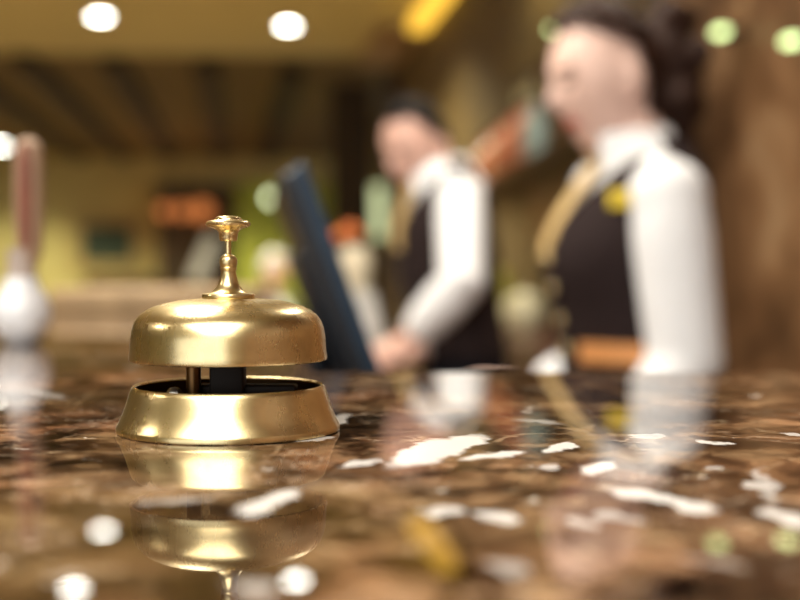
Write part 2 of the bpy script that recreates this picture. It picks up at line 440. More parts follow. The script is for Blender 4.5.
# pillars and partitions in the middle distance
mb = MB(); a = P(331, 200, 13); b = P(372, 200, 13); mb.box(((a.x + b.x) / 2, 13.2, CEIL / 2), (b.x - a.x, 0.4, CEIL), None); struct('pillar', mb, M['darkwall'])
mb = MB(); a = P(236, 200, 17); b = P(330, 200, 17); mb.box(((a.x + b.x) / 2, 17.1, 1.15), (b.x - a.x, 0.12, 2.3)); struct('partition', mb, M['lime'])
mb = MB(); a = P(384, 200, 12.4); b = P(410, 200, 12.4); mb.box(((a.x + b.x) / 2, 12.5, CEIL / 2), (b.x - a.x, 0.2, CEIL)); struct('pillar.001', mb, M['darkwood'])
# dark doorway in the far wall
mb = MB(); a = P(157, 200, 21.2); b = P(243, 200, 21.2); mb.box(((a.x + b.x) / 2, 21.42, 1.27), (b.x - a.x, 0.1, 2.54), AX); struct('door_1', mb, M['darkwall'])
mb = MB(); a = P(148, 190, 21.1); b = P(157, 190, 21.1)
mb.box(((a.x + b.x) / 2, 21.5, 1.27), (0.13, 0.16, 2.54), AX); struct('trim_1', mb, M['frame'])
# narrow lit pane between the pillars
mb = MB(); a = P(366, 186, 15); b = P(397, 238, 15); mb.box(((a.x + b.x) / 2, 15, (a.z + b.z) / 2), (b.x - a.x, 0.06, a.z - b.z)); w2 = struct('window_2', mb, M['pane'])
mb = MB(); mb.box(((a.x + b.x) / 2, 15.08, 1.5), (0.75, 0.08, 3.0)); struct('partition.001', mb, M['olive'])

# pale cornice and amber light strip along the top of the right wall
mb = MB(); c = (WR(10.2) + WR(10.95)) / 2 - R * 0.16; mb.box(c + Z * (CEIL - 0.06), (0.32, 1.3, 0.12), AX)
struct('trim_2', mb, M['tanwood'])
am = thing('amber_light_strip', 'glowing amber light strip high along the top of the right wall', 'light', WR(8.75) - R * 0.07 + Z * (CEIL - 0.09))
mb = MB(); mb.box(am.location, (0.12, 1.4, 0.10), AX); build('diffuser', mb, M['amber'], am, smooth=False)
mb = MB(); mb.box(am.location + Z * 0.068, (0.14, 1.44, 0.034), AX); build('housing', mb, M['tanwood'], am, smooth=False)

# ------------------------------------------------------------------ downlights and added fill spots
def light(kind, name, loc, energy, col, **kw):
    l = bpy.data.lights.new(name, kind); l.energy = energy; l.color = col
    for k, v in kw.items(): setattr(l, k, v)
    o = bpy.data.objects.new(name, l); COL.objects.link(o); o.location = loc; return o

dl = None
def downlight(p, label, size=1.0, group='recessed ceiling lights'):
    global dl
    if dl is None:
        dl = thing('ceiling_downlight', label, 'light', p, group)
        mb = MB(); mb.lathe(p, [(0.068, -0.012), (0.02, -0.014), (0.0001, -0.015)], 32); build('lamp_disc', mb, M['lamp'], dl)
        mb = MB(); mb.lathe(p, [(0.066, 0.0), (0.068, -0.016), (0.088, -0.014), (0.092, 0.0)], 32, cap=False); build('trim_ring', mb, M['white'], dl)
    else:
        dup(dl, p, label, group).scale = (size, size, 1)
    s = light('SPOT', 'downlight_beam', p - Z * 0.03, 330, (1.0, 0.93, 0.63), spot_size=2.3, spot_blend=0.6, shadow_soft_size=0.06)
for px, py, lab in [(100, 15, 'round ceiling downlight above the left side of the lobby, leftmost bright one at the top'),
                    (288, 24, 'round ceiling downlight in the tan ceiling above the desk bell and monitor'),
                    (-2, 145, 'small far ceiling downlight cut off by the left edge, above the white vase'),
                    (70, -41, 'ceiling downlight seen only as the left bottom reflection in the marble counter'),
                    (295, -33, 'ceiling downlight seen only as the reflection right of the bell in the marble')]:
    downlight(on_plane(px, py, CEIL - 0.001), lab, 1.0 if py < 100 else 2.2)
for x, y, e_ in [(-3.4, 0.5, 170), (-0.75, 1.25, 120), (-0.7, 2.3, 130), (0.3, 5.6, 50), (-1.6, 6.2, 260), (-4.2, 6.2, 260), (-6.5, 9.0, 260), (0.7, 2.9, 70), (0.42, 4.3, 45), (-5.5, 14.0, 300), (-2.6, 15.0, 300), (-7.5, 17.5, 300), (-4.5, 19.0, 260)]:  # added fill spots without fixtures, brightening people, stone wall and lobby
    light('SPOT', 'lobby_fill_beam', (x, y, CEIL - 0.05 if y < 11 else CEIL - 0.3), e_, (1.0, 0.93, 0.80) if y < 5 else (1.0, 0.93, 0.63), spot_size=2.4, spot_blend=0.6, shadow_soft_size=0.08)

# small glowing ovals set on the right wall
def wall_spot(px, py, d, label):
    if d is None: d = (1.441 - 0.055) / ((px - 400) / FPX - SL)
    p = P(px, py, d)
    t = thing('wall_glow_oval', label, 'light', p, 'glowing ovals on the right wall')
    mb = MB(); mb.ball(p - R * 0.012, (R * 0.02, U * 0.034, Z * 0.011)); build('lens', mb, M['spot'], t)
    mb = MB(); mb.box(p + R * 0.025, (0.05, 0.05, 0.024), AX); build('bracket', mb, M['brass_dark'], t, bevel=0.004)
wall_spot(725, 32, None, 'oval pale green spot glowing on the brown stone wall')
wall_spot(796, 41, None, 'dim yellow green glowing spot on the stone wall at the right edge')
wall_spot(556, 29, None, "pale green spot glowing beside the front of the woman's hair")

# ------------------------------------------------------------------ reception counter
cn = thing('reception_counter', 'polished brown marble reception counter with white veins under the bell', 'counter', (0, 0, 0))
c_in = on_plane(318, 372, TOP)
d_end = 2.2
LS = -0.15
leg_in = V((c_in.x + LS * (d_end - c_in.y), d_end, 0))
mb = MB(); mb.poly_prism([(-1.9, -0.25), (1.38, -0.25), (1.32, c_in.y), (c_in.x, c_in.y), (leg_in.x, leg_in.y), (-1.9, d_end)], TOP - 0.035, TOP)
build('countertop', mb, M['marble'], cn, smooth=False, bevel=0.003)
mb = MB(); mb.poly_prism([(-1.8, -0.1), (1.30, -0.1), (1.28, c_in.y - 0.06), (c_in.x - 0.06, c_in.y - 0.06), (leg_in.x - 0.06, leg_in.y - 0.06), (-1.8, d_end - 0.06)], 0.0, TOP - 0.035)
build('base_cabinet', mb, M['panel'], cn, smooth=False)

# raised tan ledge at the far end of the counter
q0 = P(48, 312, 1.75); q1 = P(250, 312, 1.75)
zt = P(100, 289, 1.75).z
mb = MB(); mb.box(((q0.x + q1.x) / 2, 1.90, (TOP + zt) / 2), (q1.x - q0.x, 0.3, zt - TOP))
tag(build('wooden_ledge', mb, M['tanwood'], origin=((q0.x + q1.x) / 2, 1.9, TOP), bevel=0.004), 'tan wooden ledge lying across the far end of the counter', 'ledge')

# lower staff desk
def DX(d): return 0.13 - 0.20 * (d - 2.2)
def IX(d): return c_in.x + LS * (d - c_in.y) + 0.012
DZ = 0.93
sd = thing('staff_desk', 'low brown wooden staff desk behind the marble counter', 'desk', (0, 1.8, 0))
mb = MB(); mb.poly_prism([(IX(0.80), 0.80), (DX(0.8), 0.80), (DX(3.3), 3.3), (IX(3.3), 3.3)], DZ - 0.03, DZ); build('worktop', mb, M['deskwood'], sd, smooth=False)
mb = MB(); mb.poly_prism([(IX(0.82) + .01, 0.82), (DX(0.82) - 0.12, 0.82), (DX(3.28) - 0.12, 3.28), (IX(3.28) + .01, 3.28)], 0, DZ - 0.03); build('cabinet', mb, M['darkwood'], sd, smooth=False)

# ------------------------------------------------------------------ the bell
BC = P(229, 430, 0.48); BC.z = TOP
K = 0.000384
bell = thing('service_bell', 'shiny brass reception call bell standing on the marble counter', 'bell', BC)
mm = 0.001
def lathe_part(name, prof, mat, parent=bell, n=128, cap=False, sharp=40):
    mb = MB(); mb.lathe(BC, [(r * mm, z * mm) for r, z in prof], n, cap=cap); return build(name, mb, mat, parent, sharp=sharp)
lathe_part('base', [(39.0, 0), (41.8, 0), (42.4, 0.4), (42.5, 2.0), (42.2, 2.6), (41.3, 4.2), (40.2, 6.6), (39.2, 9.4), (38.2, 12.6), (37.2, 15.6), (36.6, 17.0),
                    (36.0, 17.5), (35.4, 17.3), (35.2, 16.8)], M['brass'])
lathe_part('inner_wall', [(35.2, 16.8), (35.6, 13.0), (36.6, 8.0), (37.5, 3.5), (37.8, 2.6)], M['bronze'])  # inner side of the base wall, coloured darker than the outside
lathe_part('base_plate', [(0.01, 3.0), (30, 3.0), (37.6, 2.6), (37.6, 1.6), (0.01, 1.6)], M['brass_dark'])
lathe_part('dome', [(36.2, 27.6), (36.9, 27.0), (37.5, 27.3), (37.7, 28.2), (37.3, 30.5), (37.15, 33.5), (36.9, 36.5), (36.4, 39.4), (35.3, 42.2), (33.6, 44.4), (31.2, 46.2), (28.2, 47.6), (24.5, 48.7),
                    (19.5, 49.7), (14, 50.3), (8, 50.7), (2, 50.8), (2, 50.0), (14, 49.4), (24, 47.8), (30.6, 45.4), (33.6, 42.6), (35.2, 39.0), (36.0, 34), (36.2, 27.6)], M['brass'])
col_ = lathe_part('collar', [(1.6, 50.2), (9.6, 50.2), (10.1, 50.8), (10.2, 51.6), (9.8, 52.3), (8.6, 52.5), (7.4, 52.7), (6.4, 53.2), (5.7, 53.9), (4.7, 54.9), (3.9, 56.4), (3.3, 58.4), (2.9, 60.4),
                    (2.85, 61.4), (3.15, 61.8), (3.15, 62.4), (3.0, 62.6), (3.3, 63.4), (3.45, 64.8), (3.2, 66.0), (2.5, 66.9), (1.5, 67.4), (1.2, 67.4)], M['brass'])
pl = lathe_part('plunger_rod', [(1.15, 49), (1.15, 74)], M['brass'], n=32, cap=True)
lathe_part('knob', [(1.1, 72.6), (3.1, 72.5), (3.4, 72.9), (3.5, 74.0), (3.7, 75.4), (4.3, 76.6), (5.8, 77.4), (7.6, 77.9), (8.4, 78.4), (8.6, 79.1), (8.2, 79.8), (7.0, 80.3), (5.6, 80.6), (5.1, 80.7),
                    (4.9, 81.3), (4.2, 81.8), (2.5, 82.1), (0.01, 82.2)], M['brass'], pl)
lathe_part('centre_post', [(0.01, 3), (5.5, 3), (5.5, 12), (4.6, 13), (4.6, 46), (0.01, 46)], M['brass_dark'], n=48)
mb = MB(); mb.lathe(BC + V((-0.0125, -0.006, 0)), [(0.0028, 0.003), (0.0028, 0.047)], 24); build('support_post', mb, M['bronze'], bell)
mb = MB(); mb.lathe(BC + V((-0.020, -0.004, 0)), [(0.0036, 0.003), (0.0036, 0.0145), (0.002, 0.0165), (0.0001, 0.017)], 6); build('screw_nut', mb, M['steel'], bell)
mb = MB(); mb.box(BC + V((0.006, 0.002, 0.0155)), (0.040, 0.009, 0.004)); mb.box(BC + V((0.0, -0.002, 0.022)), (0.013, 0.010, 0.020)); build('striker', mb, M['brass_dark'], bell, bevel=0.001)

# ------------------------------------------------------------------ monitor
mb0 = P(387, 372, 1.30)
tilt = math.radians(20)
md = V((-0.125, 1, 0)).normalized(); mr = V((1, 0.125, 0)).normalized()
mu = (Z * math.cos(tilt) - mr * math.sin(tilt)); mn = (mr * math.cos(tilt) + Z * math.sin(tilt))   # up the panel / out of the screen
corner = mb0 - mu * 0.045 - mn * 0.012
H_, W_ = 0.278, 0.42
ctr = corner + mu * (H_ / 2) + md * (W_ / 2)
mon = thing('computer_monitor', 'dark navy computer monitor seen edge on, tilted back behind the counter', 'monitor', V((ctr.x, ctr.y, DZ)))
mb = MB(); mb.box(ctr, (0.014, W_, H_), (mn, md, mu)); bez = build('bezel', mb, M['mon_rim'], mon, smooth=False, bevel=0.004)
mb = MB(); mb.box(ctr - mn * 0.0135, (0.021, W_ - 0.004, H_ - 0.006), (mn, md, mu)); mb.box(ctr - mn * 0.026 - mu * 0.03, (0.016, W_ * 0.7, H_ * 0.62), (mn, md, mu)); build('back_shell', mb, M['mon_back'], mon, smooth=False, bevel=0.006)
mb = MB(); mb.box(ctr + mn * 0.0075, (0.001, W_ - 0.03, H_ - 0.03), (mn, md, mu)); build('screen', mb, M['screen'], bez, smooth=False)
foot = V((ctr.x - 0.02, ctr.y, DZ))
mb = MB(); mb.tube([foot + Z * 0.012, foot + Z * 0.08, ctr - mn * 0.03 - mu * 0.02], [0.02, 0.02, 0.018]); build('stand_neck', mb, M['mon_back'], mon)
mb = MB(); mb.lathe(foot, [(0.0001, 0), (0.085, 0), (0.085, 0.008), (0.03, 0.014), (0.0001, 0.014)], 40); build('stand_foot', mb, M['mon_back'], mon)

# ------------------------------------------------------------------ white vase at the left
vb = P(22, 345, 1.03); vb.z = TOP
k = 1.03 / FPX
va = thing('bud_vase', 'white round bellied vase with tall pinkish stem at the left edge of the counter', 'vase', vb)
mb = MB(); mb.lathe(vb, [(r * k, z * k) for r, z in [(0.01, 0), (14, 0), (23, 8), (29, 22), (29, 34), (24, 47), (18, 56), (15, 66), (14, 66), (0.01, 66)]], 40); build('vase_body', mb, M['porcelain'], va)
mb = MB(); mb.lathe(vb, [(r * k, z * k) for r, z in [(14.8, 65), (13.5, 80), (13.5, 94), (12, 94), (11.5, 80), (11, 68)]], 40); build('vase_neck', mb, M['pinkgrey'], va)
sp = vb + V((8 * k, 0, 0))
mb = MB(); mb.lathe(sp, [(r * k, z * k) for r, z in [(0.01, 72), (6, 74), (12, 92), (14, 120), (14.5, 160), (14, 185), (12, 198), (6, 204), (0.01, 205)]], 30); st = build('flower_spike', mb, M['pinkstem'], va)
mb = MB(); mb.tube([sp + V((0, -13.5 * k, z * k)) for z in (96, 120, 150, 180, 198)], [4 * k, 6 * k, 6.5 * k, 6 * k, 3 * k]); build('red_streak', mb, M['redstem'], va)

# ------------------------------------------------------------------ things on the staff desk
def crate(name, c, s, mat, label, cat, ax=None, bevel=0.003, group=None):
    mb = MB(); mb.box(V(c) + Z * s[2] / 2, s, ax); return tag(build(name, mb, mat, origin=c, smooth=False, bevel=bevel), label, cat, group)
p = P(363, 300, 3.08)
fb = thing('file_box', 'pale grey file box standing on the desk beside the man\'s hands', 'box', V((p.x, 3.08, DZ)))
zt = P(368, 290, 3.08).z
mb = MB()
sl = V((0.05, 0, 0))
w_, dp, hh = 0.066, 0.22, zt - DZ
b0 = fb.location
mb.add([b0 + V(q) for q in [(-w_ / 2 - .01, -dp / 2, 0), (w_ / 2 + .03, -dp / 2, 0), (w_ / 2 + .03, dp / 2, 0), (-w_ / 2 - .01, dp / 2, 0), (-w_ / 2, -dp / 2, hh), (w_ / 2 - .005, -dp / 2, hh), (w_ / 2, dp / 2, hh * .9), (-w_ / 2, dp / 2, hh * .9)]],
       [(3, 2, 1, 0), (4, 5, 6, 7), (0, 1, 5, 4), (1, 2, 6, 5), (2, 3, 7, 6), (3, 0, 4, 7)])
build('box_shell', mb, M['greycard'], fb, smooth=False, bevel=0.004)
mb = MB(); mb.box(b0 + V((0.005, -dp / 2 - 0.006, hh * 0.55)), (0.028, 0.004, 0.035)); build('label_holder', mb, M['paper'], fb, smooth=False)
p = P(354, 265, 3.24); vz = V((p.x, 3.24, DZ))
fv = thing('flower_vase', 'cream vase of orange flowers on the desk behind the monitor', 'vase', vz)
h1 = P(354, 246, 3.24).z - DZ
mb = MB(); mb.lathe(vz, [(0.0001, 0), (0.04, 0), (0.045, 0.05), (0.036, 0.12), (0.036, h1 - 0.11), (0.045, h1 - 0.06), (0.044, h1 - 0.03), (0.032, h1 - 0.005), (0.034, h1), (0.028, h1), (0.026, h1 - 0.03), (0.0001, h1 - 0.05)], 36); build('vase_body', mb, M['cream'], fv)
mb = MB()
for i in range(9):
    a = i * 2.4; r = 0.012 + 0.022 * ((i * 37) % 10) / 10
    mb.tube([vz + V((0, 0, h1 - 0.04)), vz + V((r * math.cos(a) - 0.015, r * math.sin(a), h1 + 0.02 + 0.03 * ((i * 53) % 10) / 10))], 0.002, 6)
build('stems', mb, M['leafgreen'], fv)
for i in range(9):
    a = i * 2.4; r = 0.012 + 0.022 * ((i * 37) % 10) / 10
    c = vz + V((r * math.cos(a) - 0.015, r * math.sin(a), h1 + 0.02 + 0.03 * ((i * 53) % 10) / 10))
    mb = MB(); mb.ball(c, (V((0.016, 0, 0)), V((0, 0.016, 0)), V((0, 0, 0.012))), 16, 10, fn=lambda d: d * (1 + 0.18 * math.sin(7 * math.atan2(d.y, d.x)))); build('blossom', mb, M['orangepetal'], fv)

def desk_thing(px, d): q = P(px, 300, d); return V((q.x, d, DZ))
q = desk_thing(338, 1.75)
pc = thing('pen_cup', 'brown leather pen cup on the desk right of the brass bell', 'cup', q)
mb = MB(); mb.lathe(q, [(0.0001, 0), (0.032, 0), (0.034, 0.115), (0.030, 0.115), (0.028, 0.01), (0.0001, 0.01)], 28); build('cup_body', mb, M['brownleather'], pc)
for i, (dx, dy, m_) in enumerate([(0.01, 0, 'redstem'), (-0.012, 0.008, 'navy'), (0.0, -0.014, 'pinkstem')]):
    mb = MB(); mb.tube([q + V((dx * .5, dy * .5, 0.012)), q + V((dx * 1.8, dy * 1.8, 0.158))], 0.004, 8); build('pen', mb, M[m_], pc)
q = desk_thing(327, 2.05)
mg = thing('mug', 'white mug standing on the desk just right of the bell dome', 'mug', q)
mb = MB(); mb.lathe(q, [(0.0001, 0), (0.034, 0), (0.038, 0.11), (0.035, 0.11), (0.031, 0.008), (0.0001, 0.008)], 28); build('mug_body', mb, M['paper'], mg)
mb = MB(); mb.tube([q + V((-0.036, -0.002, 0.085)), q + V((-0.062, -0.004, 0.075)), q + V((-0.062, -0.004, 0.04)), q + V((-0.035, -0.002, 0.028))], 0.005, 10); build('handle', mb, M['paper'], mg)

# ------------------------------------------------------------------ back bar with bottles, behind the staff
SZ = CAMZ + 0.45
s1 = on_plane(476, 188, SZ); s2 = on_plane(600, 117, SZ)
sdv = (s2 - s1); sdv.z = 0; SLn = sdv.length; sdir = sdv.normalized(); sout = V((sdir.y, -sdir.x, 0))
if sout.x < 0: sout = -sout                      # away from the viewer's side, towards the wall
SA = (sdir, sout, Z)
bar = thing('back_bar', 'dark wooden back bar cabinet with open shelves along the right wall', 'cabinet', V((s1.x, s1.y, 0)))
smid = V((s1.x, s1.y, 0)) + sdir * SLn / 2
def bar_box(name, along, out, z0, z1, la, lo, mat):
    mb = MB(); mb.box(smid + sdir * along + sout * out + Z * ((z0 + z1) / 2), (la, lo, z1 - z0), SA); return build(name, mb, mat, bar, smooth=False, bevel=0.003)
bar_box('back_panel', 0.06, 0.165, 0.93, 2.12, SLn + 0.12, 0.03, M['darkwood'])
bar_box('shelf', 0.06, 0.07, SZ - 0.035, SZ, SLn + 0.12, 0.16, M['darkwood'])
bar_box('base_cabinet', 0.1, 0.0, 0, 0.885, SLn + 0.2, 0.36, M['redwood'])
bar_box('worktop', 0.1, 0.0, 0.885, 0.915, SLn + 0.24, 0.42, M['redwood'])

def bottle_mesh(r, h):
    return [(0.0001, 0), (r * .95, 0), (r, 0.01), (r, h * 0.55), (r * 0.85, h * 0.64), (r * 0.42, h * 0.74), (r * 0.38, h * 0.92), (0.0001, h * 0.92)]
protos = {}
def bottle(t, kind, r, h, label, z=SZ):
    p = V((s1.x, s1.y, 0)) + sdir * t + sout * 0.02 + Z * z
    key = kind
    if key in protos:
        return dup(protos[key], p, label, 'bottles on the back bar shelf')
    e = thing('bottle', label, 'bottle', p, 'bottles on the back bar shelf')
    mb = MB(); mb.lathe(p, bottle_mesh(r, h), 24); build('glass_body', mb, M[kind], e)
    mb = MB(); mb.lathe(p, [(r * 0.44, h * 0.91), (r * 0.44, h), (0.0001, h)], 16); build('stopper', mb, M['cap'], e)
    protos[key] = e
seq = ['pinkglass', 'peach', 'redglass', 'peach', 'pinkglass', 'redglass', 'peach', 'redglass', 'pinkglass', 'redglass']
names = dict(pinkglass='rose pink', peach='peach coloured', redglass='deep red')
ordn = ['nearest the blue carton', 'second from the blue carton', 'third from the blue carton', 'fourth from the blue carton', 'fifth from the blue carton', 'sixth from the blue carton', 'seventh from the blue carton', 'eighth from the blue carton', 'ninth from the blue carton, beside the teal one', 'tenth in the row']
for i in range(9):
    bottle(0.28 + 0.19 * i, seq[i], 0.062, 0.26, '%s bottle on the dark shelf, %s' % (names[seq[i]], ordn[i]))
bottle(2.02, 'teal', 0.05, 0.24, 'pale teal bottle on the shelf right in front of the woman\'s nose')
p = V((s1.x, s1.y, 0)) + sdir * 0.08 + sout * 0.02 + Z * SZ
crate('carton', p, (0.09, 0.09, 0.12), M['blue'], 'small blue carton at the far end of the bottle shelf by the man\'s shoulder', 'box', SA)
for i, t in enumerate((0.95, 1.17, 1.40)):
    p = V((s1.x, s1.y, 0)) + sdir * t + sout * 0.11 + Z * SZ
    if i == 0:
        e0 = thing('tall_bottle', 'slender tan bottle rising behind the red bottle row, leftmost of three', 'bottle', p, 'tall tan bottles behind the row')
        mb = MB(); mb.lathe(p, [(0.0001, 0), (0.03, 0), (0.03, 0.26), (0.014, 0.34), (0.012, 0.43), (0.0001, 0.43)], 20); build('glass_body', mb, M['glass'], e0)
        mb = MB(); mb.lathe(p, [(0.015, 0.42), (0.015, 0.46), (0.0001, 0.46)], 16); build('stopper', mb, M['cap'], e0)
    else:
        dup(e0, p, 'slender tan bottle rising behind the red bottle row, %s of three' % ('middle', 'rightmost')[i - 1], 'tall tan bottles behind the row')

def bar_point(px, out=-0.02):
    # point on the bar worktop under pixel column px
    best = None
    for i in range(400):
        t = -0.2 + i * 0.01; p = smid + sdir * (t - SLn / 2) + sout * out
        if best is None or abs(p.x / p.y * FPX + 400 - px) < best[0]: best = (abs(p.x / p.y * FPX + 400 - px), p)
    return V((best[1].x, best[1].y, 0.915))
q = bar_point(497); s_ = q.y / FPX
tj = thing('storage_jar', 'round yellow green jar on the back bar between the man and the woman', 'jar', q)
mb = MB(); mb.lathe(q, [(r * s_, z * s_) for r, z in [(0.01, 0), (14, 0), (21, 12), (22, 24), (18, 38), (15, 42)]], 32); build('jar_body', mb, M['jar'], tj)
mb = MB(); mb.lathe(q, [(r * s_, z * s_) for r, z in [(0.01, 42), (16, 42), (15, 46), (4, 49), (3.5, 52), (0.01, 53)]], 32); build('lid', mb, M['jar'], tj)
q = bar_point(524, -0.08); s_ = q.y / FPX
cj = thing('sugar_bowl', 'cream bowl on the back bar just left of the woman\'s vest', 'bowl', q)
mb = MB(); mb.lathe(q, [(r * s_, z * s_) for r, z in [(0.01, 0), (12, 0), (20, 10), (22, 22), (19, 30), (17, 30), (18, 20), (0.01, 6)]], 32); build('bowl_body', mb, M['creamjar'], cj)
mb = MB(); mb.lathe(q, [(r * s_, z * s_) for r, z in [(19.5, 30), (18, 34), (6, 38), (3, 41), (0.01, 42)]], 32); build('lid', mb, M['creamjar'], cj)

# ------------------------------------------------------------------ far lobby things
def fwall(px, py): # point on the far wall
    r = P(px, py, 1) - CAM; n = U; t = (FARC - CAM).dot(n) / r.dot(n); return CAM + r * t
a = fwall(82, 225); b = fwall(133, 262); c = (a + b) / 2 - U * 0.03
pt = thing('painting', 'dark green painting in a gold frame on the mustard wall', 'painting', c)
mb = MB(); mb.box(c, ((b - a).dot(R), 0.02, a.z - b.z), AX); build('canvas', mb, M['canvas'], pt, smooth=False)
mb = MB(); w_ = (b - a).dot(R); h_ = a.z - b.z; fr = 0.16
for dx, dz, sx, sz in ((0, h_ / 2 + fr / 2, w_ + 2 * fr, fr), (0, -h_ / 2 - fr / 2, w_ + 2 * fr, fr), (-w_ / 2 - fr / 2, 0, fr, h_), (w_ / 2 + fr / 2, 0, fr, h_)):
    mb.box(c + R * dx + Z * dz, (sx, 0.04, sz), AX)
build('picture_frame', mb, M['frame'], pt, smooth=False)
# dark block added below it, standing in for the shadow line
a = fwall(95, 282); b = fwall(163, 300)
c = V(((a.x + b.x) / 2, a.y - 0.5, 0))
sb = thing('shadow_block', 'low dark block added as the shadow line under the green painting', 'shadow_block', c)
mb = MB(); mb.box(c + Z * 0.5, ((b - a).dot(R), 0.4, 0.9), AX); build('cabinet', mb, M['darkwood'], sb, smooth=False, bevel=0.01)
mb = MB(); mb.box(c + Z * 0.97, ((b - a).dot(R) + .06, 0.44, 0.04), AX); build('shadow_block_top', mb, M['darkwood'], sb, smooth=False, bevel=0.01)
mb = MB(); mb.box(c + Z * 0.025, ((b - a).dot(R) - .06, 0.34, 0.05), AX); build('block_foot', mb, M['darkwood'], sb, smooth=False)

for i, px in enumerate((164, 182, 202)):
    c = P(px, 211, 19.5); r = (0.11, 0.12, 0.16)[i]
    t = thing('pendant_lamp', 'small orange globe lamp hanging in the dark doorway, %s of three' % ('leftmost', 'middle', 'rightmost')[i], 'lamp', c, 'orange globe lamps in the doorway')
    mb = MB(); mb.ball(c, (V((r, 0, 0)), V((0, r, 0)), V((0, 0, r)))); build('globe', mb, M['orange'], t)
    mb = MB(); mb.tube([c + Z * r, V((c.x, c.y, CEIL))], 0.008, 8); build('cord', mb, M['cap'], t)
    light('POINT', 'globe_light', c - Z * (r + 0.05), 6, (1, 0.4, 0.12), shadow_soft_size=0.1)
# pale chair, leaning backrest
c = P(205, 300, 17.5); c = V((c.x, 17.5, 0))
ch = thing('lounge_chair', 'pale lounge chair with slanted back in front of the dark doorway', 'chair', c)
top = P(216, 235, 17.5); bot = P(196, 283, 17.5)
mb = MB(); mid = (top + bot) / 2; ud = (top - bot); bl = ud.length; ud.normalize(); sd_ = V((ud.z, 0, -ud.x))
mb.box(mid, (0.20, 0.5, bl), (sd_, V((0, 1, 0)), ud)); build('backrest', mb, M['paper'], ch, bevel=0.05)
mb = MB(); mb.box(V((bot.x - 0.28, 17.5, bot.z - 0.5)), (0.62, 0.55, 0.12)); build('seat', mb, M['paper'], ch, bevel=0.04)
mb = MB(); mb.tube([V((bot.x, 17.5, bot.z)), V((bot.x - 0.05, 17.5, bot.z - 0.5))], 0.03); build('back_support', mb, M['steel'], ch)
for dx in (-0.5, -0.05):
    for dy in (-0.22, 0.22):
        mb = MB(); mb.tube([V((bot.x + dx, 17.5 + dy, 0)), V((bot.x + dx, 17.5 + dy, bot.z - 0.5))], 0.02, 10); build('leg', mb, M['steel'], ch)
# wall lamp on the lime partition
c = P(270, 198, 16.9); c = V((c.x, 16.95, c.z))
wl = thing('wall_lamp', 'small pale round lamp on the lime green wall behind the bell knob', 'lamp', c)
mb = MB(); mb.ball(c - V((0, 0.06, 0)), (V((0.045, 0, 0)), V((0, 0.045, 0)), V((0, 0, 0.07)))); build('globe', mb, glow('pale_lamp_glow', (0.9, 1, 0.6), 3.0), wl)
mb = MB(); mb.box(c + V((0, 0.04, 0)), (0.06, 0.10, 0.06)); build('bracket', mb, M['brass_dark'], wl, smooth=False)

# ------------------------------------------------------------------ people
def interp(rows, n):
    """smooth interpolation of rows of numbers (Catmull-Rom)"""
    out = []
    m = len(rows) - 1
    for i in range(n + 1):
        t = i / n * m; k0 = min(int(t), m - 1); f = t - k0
        a = rows[max(k0 - 1, 0)]; b = rows[k0]; c = rows[k0 + 1]; d = rows[min(k0 + 2, m)]
        out.append([0.5 * (2 * q + (r - p) * f + (2 * p - 5 * q + 4 * r - s) * f * f + (3 * q - p - 3 * r + s) * f ** 3) for p, q, r, s in zip(a, b, c, d)])
    return out

def torso_rings(B, F, L, rows, grow=0.0, n=28):
    return [(B + F * sh + Z * z, L * (hw + grow), F * (hd + grow)) for z, sh, hw, hd in interp(rows, n)]

def head_fn(d):
    # d.x forward, d.y left, d.z up on a unit ball -> head shape
    x, y, z = d
    r = V((x, y, z))
    if z < 0:                         # jaw narrows, chin comes forward
        r.y *= 1 - 0.36 * (-z) ** 1.4
        r.x *= 1 - (0.12 if x > 0 else 0.30) * (-z)
        r.x += 0.17 * (-z) ** 2 if True else 0
    if x > 0:
        r.x *= 0.94
        g = lambda cy, cz, sy, sz: math.exp(-((y - cy) / sy) ** 2 - ((z - cz) / sz) ** 2)
        r.x += 0.27 * g(0, -0.20, 0.13, 0.13) + 0.12 * g(0, -0.04, 0.10, 0.16)      # nose
        r.x -= 0.09 * (g(0.36, 0.05, 0.18, 0.11) + g(-0.36, 0.05, 0.18, 0.11))       # eye sockets
        r.x += 0.05 * g(0, 0.22, 0.5, 0.12)                                           # brow
        r.x += 0.06 * g(0, -0.50, 0.24, 0.10) - 0.03 * g(0, -0.64, 0.3, 0.06)         # lips
        r.x += 0.07 * g(0, -0.86, 0.3, 0.16)                                          # chin
    return r

